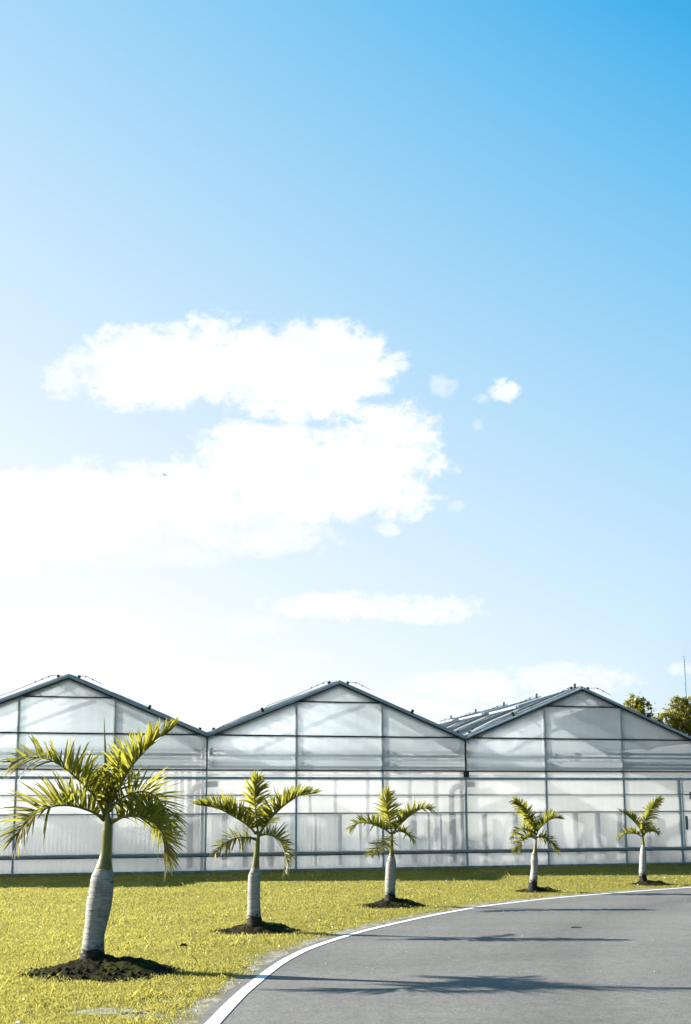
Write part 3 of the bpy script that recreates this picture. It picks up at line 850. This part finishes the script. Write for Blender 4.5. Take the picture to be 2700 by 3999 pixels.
for pi, P in enumerate(PALMS):
    bx, by = P['base']
    size = (1., .86, .74, .72, .66)[pi]
    pt = empty('palm_tree', (bx, by, 0))
    tag(pt, PLABEL[pi], 'palm', 'young palms in a row on the lawn')
    rnd = random.Random(100 + pi)
    mb = MB()
    tr = P['trunk']
    lathe(mb, [(tr[0][0], -.05, tr[0][2] * 1.25), (tr[0][0], tr[0][1] - .02, tr[0][2] * 1.1)] + list(tr[:-1]) + [(tr[-1][0], tr[-1][1] - .012, tr[-1][2] * 1.0), (tr[-1][0], tr[-1][1], tr[-1][2] * .94)], 32, .022)
    mb.build('trunk', M['trunk'], pt, True)
    mb = MB(); sh = P['shaft']
    lathe(mb, [(sh[0][0], sh[0][1] - .012, sh[0][2] * 1.0), (sh[0][0], sh[0][1], sh[0][2] * 1.03), ((sh[0][0] + sh[1][0]) / 2, (sh[0][1] + sh[1][1]) / 2, (sh[0][2] + sh[1][2]) * .515)] + list(sh[1:-1]) + [(sh[-1][0], sh[-1][1], max(.004, sh[-1][2] * .6))], 24, 0., 4)
    mb.build('crown_shaft', M['shaft'], pt, True)
    if P['spear']:
        mb = MB(); c, _ = catmull(P['spear'], 16)
        mb.tube(c, [.016 * (1 - (k / 16) ** 1.3) + .0015 for k in range(17)], 8)
        mb.build('spear_leaf', M['rachis'], pt, True)
    for f in P['fronds']:
        frond(pt, *f[:4], int(f[4] * 1.6), f[5], size, rnd)
    # soil mound
    cx, cy, ax, ay, hh = MOUNDS[pi]
    mb = MB(); nr, na = 22, 72
    for i in range(nr + 1):
        q = i / nr
        for k in range(na):
            a = 2 * math.pi * k / na
            e = 1 + .16 * mnoise.noise((math.cos(a) * 1.3 + pi * 5, math.sin(a) * 1.3, 2)) + .05 * mnoise.noise((math.cos(a) * 6, math.sin(a) * 6 + pi, 7))
            x, y = ax * q * e * math.cos(a), ay * q * e * math.sin(a)
            z = hh * .62 * (math.cos(q * math.pi) * .5 + .5) ** .8 * (1 + .45 * mnoise.noise((x * 3 + pi * 3, y * 3, 0)))
            z += .026 * (1 - q) ** .4 * mnoise.noise((x * 13, y * 13, pi)) + .022 * (1 - q) ** .3 * mnoise.noise((x * 34, y * 34, pi))
            dt = math.hypot(x + cx - bx, y + cy - by) / (.17 * size)
            z += .085 * size * math.exp(-dt ** 1.5)
            z += hh * .40 * math.exp(-(((x - ax * .48) / (ax * .26)) ** 2 + ((y - ay * .15) / (ay * .4)) ** 2))
            mb.v.append((x, y, (z if q < 1 else -.01)))
    for i in range(nr):
        for k in range(na):
            k2 = (k + 1) % na
            mb.f.append((i*na + k, i*na + k2, (i+1)*na + k2, (i+1)*na + k))
    # clods and bark chips
    for k in range(420):
        a = rnd.uniform(0, 6.283); q = rnd.random() ** .6 * 1.02
        x, y = ax * q * math.cos(a), ay * q * math.sin(a)
        z = hh * .6 * (math.cos(min(1, q) * math.pi) * .5 + .5) ** .8 + .006
        r = rnd.uniform(.006, .022) * (1.2 if pi == 0 else 1)
        vs = [Vector((x + r * rnd.uniform(.6, 1.5) * dx, y + r * rnd.uniform(.6, 1.5) * dy, z + r * dz * .8)) for dx, dy, dz in ((1, 0, 0), (-1, 0, 0), (0, 1, 0), (0, -1, 0), (0, 0, 1), (0, 0, -1))]
        mb.add(vs, [(0, 2, 4), (2, 1, 4), (1, 3, 4), (3, 0, 4), (2, 0, 5), (1, 2, 5), (3, 1, 5), (0, 3, 5)])
    mo = mb.build('soil_mound', M['soil'], None, True, loc=(cx, cy, 0))
    tag(mo, MLABEL[pi], 'soil mound', 'dark mounds at the palm feet')

# ------------------------------------------------------------------ lawn
def np_mesh(name, V, F, mat, attr=None):
    """V (n,3) array, F (m,3) triangles"""
    me = bpy.data.meshes.new(name)
    me.vertices.add(len(V)); me.vertices.foreach_set('co', V.astype(np.float32).ravel())
    me.loops.add(F.size); me.loops.foreach_set('vertex_index', F.astype(np.int32).ravel())
    me.polygons.add(len(F))
    me.polygons.foreach_set('loop_start', np.arange(0, F.size, 3, dtype=np.int32))
    me.update(calc_edges=True)
    if attr is not None:
        a = me.attributes.new('tone', 'FLOAT', 'POINT'); a.data.foreach_set('value', attr.astype(np.float32))
    me.materials.append(mat)
    o = bpy.data.objects.new(name, me); col.objects.link(o)
    return o

ye = np.arange(-8, 28.1, .1); xe = np.array([edge(y) for y in ye]); vw = np.array([verge_w(y) for y in ye])
_, nx_ = zip(*[edge_pt(y) for y in ye]); nx_ = np.array([abs(n.x) for n in nx_])
def lownoise(x, y, s, seed):
    r = np.random.default_rng(seed); tot = 0
    for k in range(7):
        a = r.uniform(0, 6.28); f = s * r.uniform(.6, 1.8); tot = tot + np.sin((x * np.cos(a) + y * np.sin(a)) * f + r.uniform(0, 6.28))
    return tot / 7 * 1.6

def scatter(n, ylo, yhi):
    y = rng.uniform(ylo, yhi, n); x = rng.uniform(-1, 1, n) * (.335 * y + .9)
    e = np.interp(y, ye, xe); v = np.interp(y, ye, vw); nn = np.interp(y, ye, nx_)
    d = (e - x) * nn                        # distance left of the line
    ok = d > .12
    thin_ = np.clip((d - .09 - v * .5) / .14, 0.03, 1)
    ok &= rng.random(n) < thin_
    u = (x - GO.x) * -math.sin(GA) + (y - GO.y) * math.cos(GA)
    ok &= u < -.045
    dk = np.zeros(n)
    for px, py, pa, pb_, sd_ in PATCH:
        q = np.hypot((x - px) / pa, (y - py) / pb_) + .35 * lownoise(x, y, 9., sd_)
        ok &= (q > 1) | (rng.random(n) < .58)
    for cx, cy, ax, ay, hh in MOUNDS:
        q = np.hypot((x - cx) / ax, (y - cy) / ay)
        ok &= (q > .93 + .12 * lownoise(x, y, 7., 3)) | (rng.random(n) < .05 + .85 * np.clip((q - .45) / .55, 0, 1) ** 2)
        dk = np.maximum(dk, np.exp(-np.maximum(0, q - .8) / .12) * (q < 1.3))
    bare = lownoise(x, y, 2.2, 21) + .6 * lownoise(x, y, 7., 5)
    ok &= rng.random(n) < np.clip(1.55 - np.maximum(0, bare - .55) * 2.2, .25, 1)
    return x[ok], y[ok], dk[ok]

PATCH = [(-2.03, 7.95, .28, .10, 1), (-1.52, 7.22, .34, .13, 2), (-1.30, 7.10, .20, .16, 3), (-1.05, 7.95, .22, .10, 4), (-1.2, 7.6, .24, .12, 5), (-.62, 9.75, .2, .1, 6), (-.3, 10.9, .25, .1, 7), (2.2, 15.2, .5, .16, 8), (.2, 12.1, .35, .12, 9), (4.9, 17.5, .5, .16, 10)]
gx, gy, gd = [], [], []
for lo, hi, dens in ((6.2, 8.5, 6500), (8.5, 11., 4400), (11., 14., 2300), (14., 18., 1000), (18., 26., 500)):
    area = (hi - lo) * 2 * (.335 * (lo + hi) / 2 + .9)
    a, b, c = scatter(int(area * dens), lo, hi); gx.append(a); gy.append(b); gd.append(c)
gx, gy, gd = np.concatenate(gx), np.concatenate(gy), np.concatenate(gd)
nb = 6
bx_ = np.repeat(gx, nb) + rng.normal(0, .016, len(gx) * nb); by_ = np.repeat(gy, nb) + rng.normal(0, .016, len(gx) * nb)
n = len(bx_)
far = np.clip((by_ - 7) / 14, 0, 1)
hmod = 1 + .45 * lownoise(bx_, by_, 3.2, 9) + .25 * lownoise(bx_, by_, 11., 14)
h = np.clip(rng.gamma(5., .0024, n) * hmod + .004, .004, .065)
h = np.where(rng.random(n) < .0012, h * 3.2, h)
u_ = (bx_ - GO.x) * -math.sin(GA) + (by_ - GO.y) * math.cos(GA)
h *= 1 + .7 * np.exp(-(u_ / .35) ** 2)
w = (.0013 + .0028 * far) * rng.uniform(.7, 1.4, n)
az = rng.uniform(0, 6.283, n); la = rng.uniform(0, 6.283, n); lean = h * rng.uniform(.15, 1.1, n)
z0 = np.full(n, -.002)
V = np.empty((n, 4, 3))
V[:, 0] = np.stack([bx_ - w * np.cos(az), by_ - w * np.sin(az), z0], 1)
V[:, 1] = np.stack([bx_ + w * np.cos(az), by_ + w * np.sin(az), z0], 1)
V[:, 2] = np.stack([bx_ + lean * .4 * np.cos(la) + w * .9 * np.cos(az), by_ + lean * .4 * np.sin(la) + w * .9 * np.sin(az), h * .62], 1)
V[:, 3] = np.stack([bx_ + lean * np.cos(la), by_ + lean * np.sin(la), h], 1)
F = np.empty((n, 2, 3), dtype=np.int32); base = np.arange(n) * 4
F[:, 0] = np.stack([base, base + 1, base + 2], 1); F[:, 1] = np.stack([base, base + 2, base + 3], 1)
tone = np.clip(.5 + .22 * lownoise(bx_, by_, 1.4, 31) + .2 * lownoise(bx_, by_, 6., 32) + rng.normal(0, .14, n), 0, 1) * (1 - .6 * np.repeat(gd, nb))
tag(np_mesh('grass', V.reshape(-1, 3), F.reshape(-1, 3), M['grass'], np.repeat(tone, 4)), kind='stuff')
print('grass blades', n)

for px, py, pa, pb_, sd_ in PATCH:
    m = MB(); m.v.append((px, py, .0035))
    for k in range(60):
        a = 2 * math.pi * k / 60; e = .80 + .45 * mnoise.noise((math.cos(a) * 1.5, math.sin(a) * 1.5, sd_)) + .35 * mnoise.noise((math.cos(a) * 6, math.sin(a) * 6, sd_))
        m.v.append((px + pa * e * math.cos(a), py + pb_ * e * math.sin(a), .0035)); m.f.append((0, k + 1, (k + 1) % 60 + 1))
    tag(m.build('bare_soil', M['verge']), kind='structure')
tw = MB(); tw.tube([(2.43, 11.92, .010), (2.48, 11.93, .013), (2.55, 11.91, .010)], [.005, .007, .003], 6)
tw.tube([(2.48, 11.93, .012), (2.52, 11.96, .012)], [.004, .002], 5)
tag(tw.build('twig', M['hose']), 'short dark twig lying alone on the grey asphalt', 'twig')
lf = MB(); lf.tube([(-1.565, 10.35, .025), (-1.55, 10.36, .04), (-1.52, 10.35, .038), (-1.49, 10.34, .025)], [.004, .014, .012, .002], 7)
tag(lf.build('dry_leaf', M['soil']), 'dark curled dry leaf lying on the lawn between the two nearest palms', 'leaf')

# pale fallen bits in the grass, pebbles on the road
lx, ly, _ = scatter(1100, 6.6, 22.)
m = MB(); rnd = random.Random(3)
for x, y in zip(lx, ly):
    r = rnd.uniform(.006, .016) * (1.6 if rnd.random() < .08 else 1); a = rnd.uniform(0, 6.28); z = rnd.uniform(.02, .055)
    c, s = math.cos(a) * r, math.sin(a) * r
    m.add([(x - c, y - s, z), (x + s * .5, y - c * .5, z + r * .3), (x + c, y + s, z + r * .2), (x - s * .5, y + c * .5, z - r * .3)], [(0, 1, 2, 3)])
tag(m.build('leaf_litter', M['litter']), kind='stuff')
m = MB()
for k in range(70):
    y = rnd.uniform(6.5, 16); x = edge(y) + .15 + rnd.random() ** 1.5 * 4.5; r = rnd.uniform(.003, .009)
    m.add([(x + r, y, .008), (x - r, y, .008), (x, y + r, .009), (x, y - r, .008), (x + r * .2, y, .007 + r * 1.3)], [(0, 2, 4), (2, 1, 4), (1, 3, 4), (3, 0, 4)])
for k in range(260):
    y = rnd.uniform(6.5, 18); p, nrm = edge_pt(y); q = p - nrm * rnd.uniform(.10, .36); r = rnd.uniform(.003, .011)
    m.add([(q.x + r, q.y, .004), (q.x - r, q.y, .004), (q.x, q.y + r, .004), (q.x, q.y - r, .004), (q.x + r * .2, q.y, .004 + r * 1.2)], [(0, 2, 4), (2, 1, 4), (1, 3, 4), (3, 0, 4)])
tag(m.build('gravel', M['stone']), kind='stuff')

# ------------------------------------------------------------------ trees behind the greenhouse, mast, bird
def tree(loc, height, clumps, seed, label, leaf=.105, per=420):
    rnd = random.Random(seed)
    t = empty('broadleaf_tree', loc)
    tag(t, label, 'tree', 'trees behind the greenhouse')
    m = MB()
    top = max(c[2] for c in clumps)
    m.tube([(0, 0, -.1), (.05, 0, height * .25), (-.05, .05, height * .5), (.03, 0, height * .72), (0, 0, top)], [.20, .16, .13, .09, .03], 10)
    for (x, y, z, r) in clumps:
        zz = max(height * .3, z - 1.3 - .5 * abs(x))
        m.tube([(0, 0, zz), (x * .45, y * .45, zz + (z - zz) * .5), (x * .9, y * .9, z), (x, y, z + r * .6)], [.055, .04, .025, .008], 6)
    m.build('trunk', M['bark'], t, True)
    V, Fc, T = [], [], []
    for (x, y, z, r) in clumps:
        k_ = int(per * (r / .6) ** 2)
        sub = [(Vector((rnd.gauss(0, 1), rnd.gauss(0, 1), rnd.gauss(0, .9))).normalized() * rnd.uniform(.45, 1.05) * r) for _ in range(max(7, int(20 * r)))]
        for _ in range(k_):
            if rnd.random() < .82:
                s = rnd.choice(sub); d = s + Vector((rnd.gauss(0, .15 * r), rnd.gauss(0, .15 * r), rnd.gauss(0, .13 * r)))
            else:
                d = Vector((rnd.gauss(0, .5), rnd.gauss(0, .5), rnd.gauss(0, .45))) * r
            p = Vector((x, y, z)) + d
            a = Vector((rnd.gauss(0, 1), rnd.gauss(0, 1), rnd.gauss(-.25, .7))).normalized()
            b = a.orthogonal().normalized(); q = a.cross(b); ph = rnd.uniform(0, 6.28)
            b = b * math.cos(ph) + q * math.sin(ph)
            L = leaf * rnd.uniform(.7, 1.4); w = L * .24
            o = len(V)
            V += [p, p + a * L * .5 + b * w, p + a * L, p + a * L * .5 - b * w]
            Fc += [(o, o + 1, o + 2), (o, o + 2, o + 3)]
            tn = min(1, max(0, .5 + rnd.gauss(0, .22)))
            T += [tn] * 4
    o = np_mesh('crown', np.array([tuple(v) for v in V]), np.array(Fc), M['tree_leaf'], np.array(T))
    o.parent = t
    return t

tree((12.72, 46.6, 0), 6.0, [(-0.05, 0, 5.89, 0.33), (-0.36, 0.1, 5.59, 0.27), (0.22, -0.1, 5.73, 0.3), (0.02, 0.1, 5.53, 0.34), (0.34, 0, 5.33, 0.3), (0.05, -0.2, 5.21, 0.38),
      (-0.2, 0.2, 4.81, 0.5), (0.4, 0.1, 4.86, 0.5), (0, 0, 4.31, 0.7), (-0.7, 0, 3.91, 0.6), (0.7, 0.2, 3.81, 0.7)], 41,
     'small rounded treetop alone above the sloping right-hand roof edge', .105, 1300)
tree((14.77, 46.9, 0), 6.1, [(-0.25, 0, 5.73, 0.34), (0.12, 0.1, 5.79, 0.3), (0.42, 0, 5.61, 0.42), (-0.45, 0.1, 5.46, 0.32), (0, -0.2, 5.33, 0.46), (-0.85, 0.1, 5.23, 0.24), (-0.95, 0, 4.91, 0.32),
      (-0.45, -0.1, 4.99, 0.46), (0.45, 0.2, 5.11, 0.6), (0, 0, 4.71, 0.6), (-0.6, 0.1, 4.51, 0.55), (0.6, 0, 4.41, 0.7), (0, 0, 3.91, 0.8), (1, 0.2, 5.51, 0.5), (1.1, 0, 4.81, 0.7), (-0.8, 0.2, 3.81, 0.7)], 57,
     'broad bushy tree at the right edge behind the greenhouse, below the mast', .105, 1300)

mast = empty('radio_mast', (67.0, 210., 0)); tag(mast, 'thin haze-blue lattice mast rising above the trees at the right edge', 'mast')
m = MB(); cs3 = [(.22 * math.cos(a), .22 * math.sin(a)) for a in (.3, 2.39, 4.49)]
for x, y in cs3: m.tube([(x, y, 0), (x * .8, y * .8, 30.4)], .05, 5)
for k in range(50):
    z = k * .6; f = 1 - .2 * z / 30.4
    for j in range(3):
        a, b = cs3[j], cs3[(j + 1) % 3]
        m.bar((a[0] * f, a[1] * f, z), (b[0] * f, b[1] * f, z + .6), .04, .04)
m.build('lattice_tower', M['mast'], mast)
m = MB(); m.tube([(0, 0, 30.3), (0, 0, 31.4)], [.05, .03], 5); m.build('antenna', M['mast'], mast)
m = MB(); m.bar((-.25, 0, 30.6), (.25, 0, 30.6), .07, .07); m.bar((0, -.25, 30.6), (0, .25, 30.6), .07, .07); m.build('crossarm', M['mast'], mast)

# bird: one continuous body with two bent wings and a tail
bm_ = MB()
secs = [(-.22, .012), (-.17, .04), (-.08, .062), (.03, .058), (.10, .03), (.18, .042), (.25, .05), (.34, .016)]
def wing(sgn, elb, tip):
    c0, c1, c2 = Vector((sgn * .03, .0, .02)), Vector(elb), Vector(tip)
    vs = []
    for p, ch, th in ((c0, .15, .034), (c0.lerp(c1, .5), .15, .030), (c1, .14, .024), (c1.lerp(c2, .5), .11, .018), (c2, .02, .003)):
        vs += [p + Vector((0, -ch * .6, 0)), p + Vector((0, ch * .05, th)), p + Vector((0, ch * .4, 0)), p + Vector((0, ch * .05, -th))]
    fs = []
    for k in range(4):
        for j in range(4):
            j2 = (j + 1) % 4
            fs.append((4*k + j, 4*k + j2, 4*k + 4 + j2, 4*k + 4 + j))
    fs.append((16, 17, 18, 19)); bm_.add(vs, fs)
bm_.tube([(0, y, 0) for y, r in secs], [r for y, r in secs], 10)
wing(-1, (-.16, .03, .13), (-.33, -.04, .25)); wing(1, (.20, .03, -.01), (.42, -.04, -.10))
bm_.add([(-.03, -.2, .0), (.03, -.2, .0), (.075, -.36, -.01), (-.075, -.36, -.01), (-.03, -.2, .012), (.03, -.2, .012), (.075, -.36, -.002), (-.075, -.36, -.002)],
        [(0, 3, 2, 1), (4, 5, 6, 7), (0, 1, 5, 4), (1, 2, 6, 5), (2, 3, 7, 6), (3, 0, 4, 7)])
bd = bm_.build('bird', M['bird'], None, True, loc=(-26.23, 150., 49.18))
bd.scale = (1.33,) * 3; bd.rotation_euler = (R(2), R(8), R(14))
tag(bd, 'small dark gull gliding in front of the white cloud on the left', 'bird')

# ------------------------------------------------------------------ sky, sun, camera
SUN_EL, SUN_AZ = R(25.), R(-76.)         # azimuth clockwise from +Y
w = bpy.data.worlds.new('World'); scene.world = w; w.use_nodes = True
w.node_tree.nodes.clear(); t = NT(w.node_tree)
wo = t.new('ShaderNodeOutputWorld'); bg = t.new('ShaderNodeBackground')
sky = t.new('ShaderNodeTexSky'); sky.sky_type = 'NISHITA'; sky.sun_disc = False
sky.sun_elevation = SUN_EL; sky.sun_rotation = SUN_AZ
sky.air_density = 1.0; sky.dust_density = SKY_DUST; sky.ozone_density = 2.0; sky.altitude = 0
hsv = t.new('ShaderNodeHueSaturation'); hsv.inputs['Saturation'].default_value = SKY_SAT
t.l.new(sky.outputs[0], hsv.inputs['Color'])
d = t.coord('Generated')
sep = t.new('ShaderNodeSeparateXYZ'); t.l.new(d, sep.inputs[0])
y = t.math('MAXIMUM', sep.outputs[1], .05)
pa = t.math('DIVIDE', sep.outputs[0], y); pb = t.math('DIVIDE', sep.outputs[2], y)
cb = t.new('ShaderNodeCombineXYZ'); t.l.new(pa, cb.inputs[0]); t.l.new(pb, cb.inputs[1])
P2 = cb.outputs[0]
n1 = t.noise(t.scale(P2, (1., 1.25, 1.)), 12.5, 12., .62, .25)
n2 = t.noise(t.scale(P2, (1., 1.2, 1.)), 52., 7., .66, .3)
nn = t.math('ADD', t.math('MULTIPLY', t.math('SUBTRACT', n1, .5), 3.4), t.math('MULTIPLY', t.math('SUBTRACT', n2, .5), 2.3))
nf = t.math('ADD', t.math('MULTIPLY', t.math('SUBTRACT', n1, .5), 1.0), t.math('MULTIPLY', t.math('SUBTRACT', n2, .5), 4.2))
cov = None
for (a, b, rx, ry, an, wt) in CLOUDS:
    q = t.vmath('MULTIPLY_ADD', P2, (1 / rx, 1 / ry, 0), (-a / rx, -b / ry, 0))
    dd = t.vmath('DOT_PRODUCT', q, q, out=1)
    small = rx * ry < 1.6e-3
    e = t.math('SUBTRACT', dd, nf if small else nn)
    k = t.rng(e, 1.5 if small else 1.5, 0. if small else (.5 if wt > .9 else -.1), 0., wt, True)
    cov = k if cov is None else t.math('MAXIMUM', cov, k)
# soft greyer hollows inside the cloud masses
n3 = t.noise(t.scale(P2, (1., 1.6, 1.)), 9., 5., .5)
front = t.rng(sep.outputs[1], .05, .2)
cov = t.math('MULTIPLY', cov, front)
cl = t.mix(t.rng(n3, .35, .65), rgb(*[c * CLOUD_L for c in (1.12, 1.13, 1.13)]), rgb(*[c * CLOUD_L for c in (.96, 1.0, 1.03)]))
# whitening of the sky towards the sun and the horizon
sd = (math.sin(SUN_AZ) * math.cos(SUN_EL), math.cos(SUN_AZ) * math.cos(SUN_EL), math.sin(SUN_EL))
ds = t.vmath('DOT_PRODUCT', d, sd, out=1)
zc = t.math('MAXIMUM', sep.outputs[2], 0.)
wv = t.math('ADD', t.math('MULTIPLY', ds, .841), t.math('MULTIPLY', zc, -1.735))
wv = t.math('ADD', wv, .897, clamp=True)
cc = t.new('ShaderNodeCombineColor')
t.l.new(t.math('MULTIPLY_ADD', wv, .95, .05), cc.inputs[0])
t.l.new(t.math('MULTIPLY_ADD', t.math('POWER', wv, .74), .57, .43), cc.inputs[1])
t.l.new(t.math('MULTIPLY_ADD', t.math('POWER', wv, .5), .20, .82), cc.inputs[2])
dimmed = t.rng(ds, -.35, .05, SKY_BACK, 1., True)       # the sky away from the sun is darker
lev = t.math('MULTIPLY', dimmed, CLOUD_L)
sk = t.vmath('SCALE', cc.outputs[0]); t.put(sk.node.inputs['Scale'], lev)
c = t.mix(.93, hsv.outputs[0], sk)
c = t.mix(cov, c, cl)
t.l.new(c, bg.inputs[0]); bg.inputs[1].default_value = SKY_S
t.l.new(bg.outputs[0], wo.inputs[0])

sl_ = bpy.data.lights.new('sun', 'SUN'); sl_.energy = SUN_E; sl_.angle = R(.5); sl_.color = (1., .95, .87)
so = bpy.data.objects.new('sun', sl_); col.objects.link(so)
so.rotation_euler = Vector(sd).to_track_quat('Z', 'Y').to_euler()
so.location = (-20, 10, 20)

cam = bpy.data.cameras.new('camera'); co = bpy.data.objects.new('camera', cam); col.objects.link(co)
cam.sensor_fit = 'HORIZONTAL'; cam.sensor_width = 36.; cam.lens = 4178.82 / 2700 * 36.; cam.shift_y = (2528.24 - 1999.5) / 2700
cam.clip_start = .1; cam.clip_end = 6000.
pitch, roll = .1483, -.004
fw = Vector((0, math.cos(pitch), math.sin(pitch))); r0 = Vector((1, 0, 0)); u0 = Vector((0, -math.sin(pitch), math.cos(pitch)))
rr_ = r0 * math.cos(roll) + u0 * math.sin(roll); uu_ = -r0 * math.sin(roll) + u0 * math.cos(roll)
mw = Matrix((( rr_.x, uu_.x, -fw.x, 0), (rr_.y, uu_.y, -fw.y, 0), (rr_.z, uu_.z, -fw.z, 1.31), (0, 0, 0, 1)))
co.matrix_world = mw
scene.camera = co

scene.render.engine = 'CYCLES'
cy = scene.cycles
cy.max_bounces = 10; cy.diffuse_bounces = 5; cy.glossy_bounces = 2; cy.transmission_bounces = 6; cy.transparent_max_bounces = 24
cy.caustics_reflective = False; cy.caustics_refractive = False; cy.sample_clamp_indirect = 4.
cy.use_denoising = True
vs_ = scene.view_settings
vs_.view_transform = 'Standard'; vs_.look = 'None'; vs_.gamma = 1.; vs_.exposure = EXPO
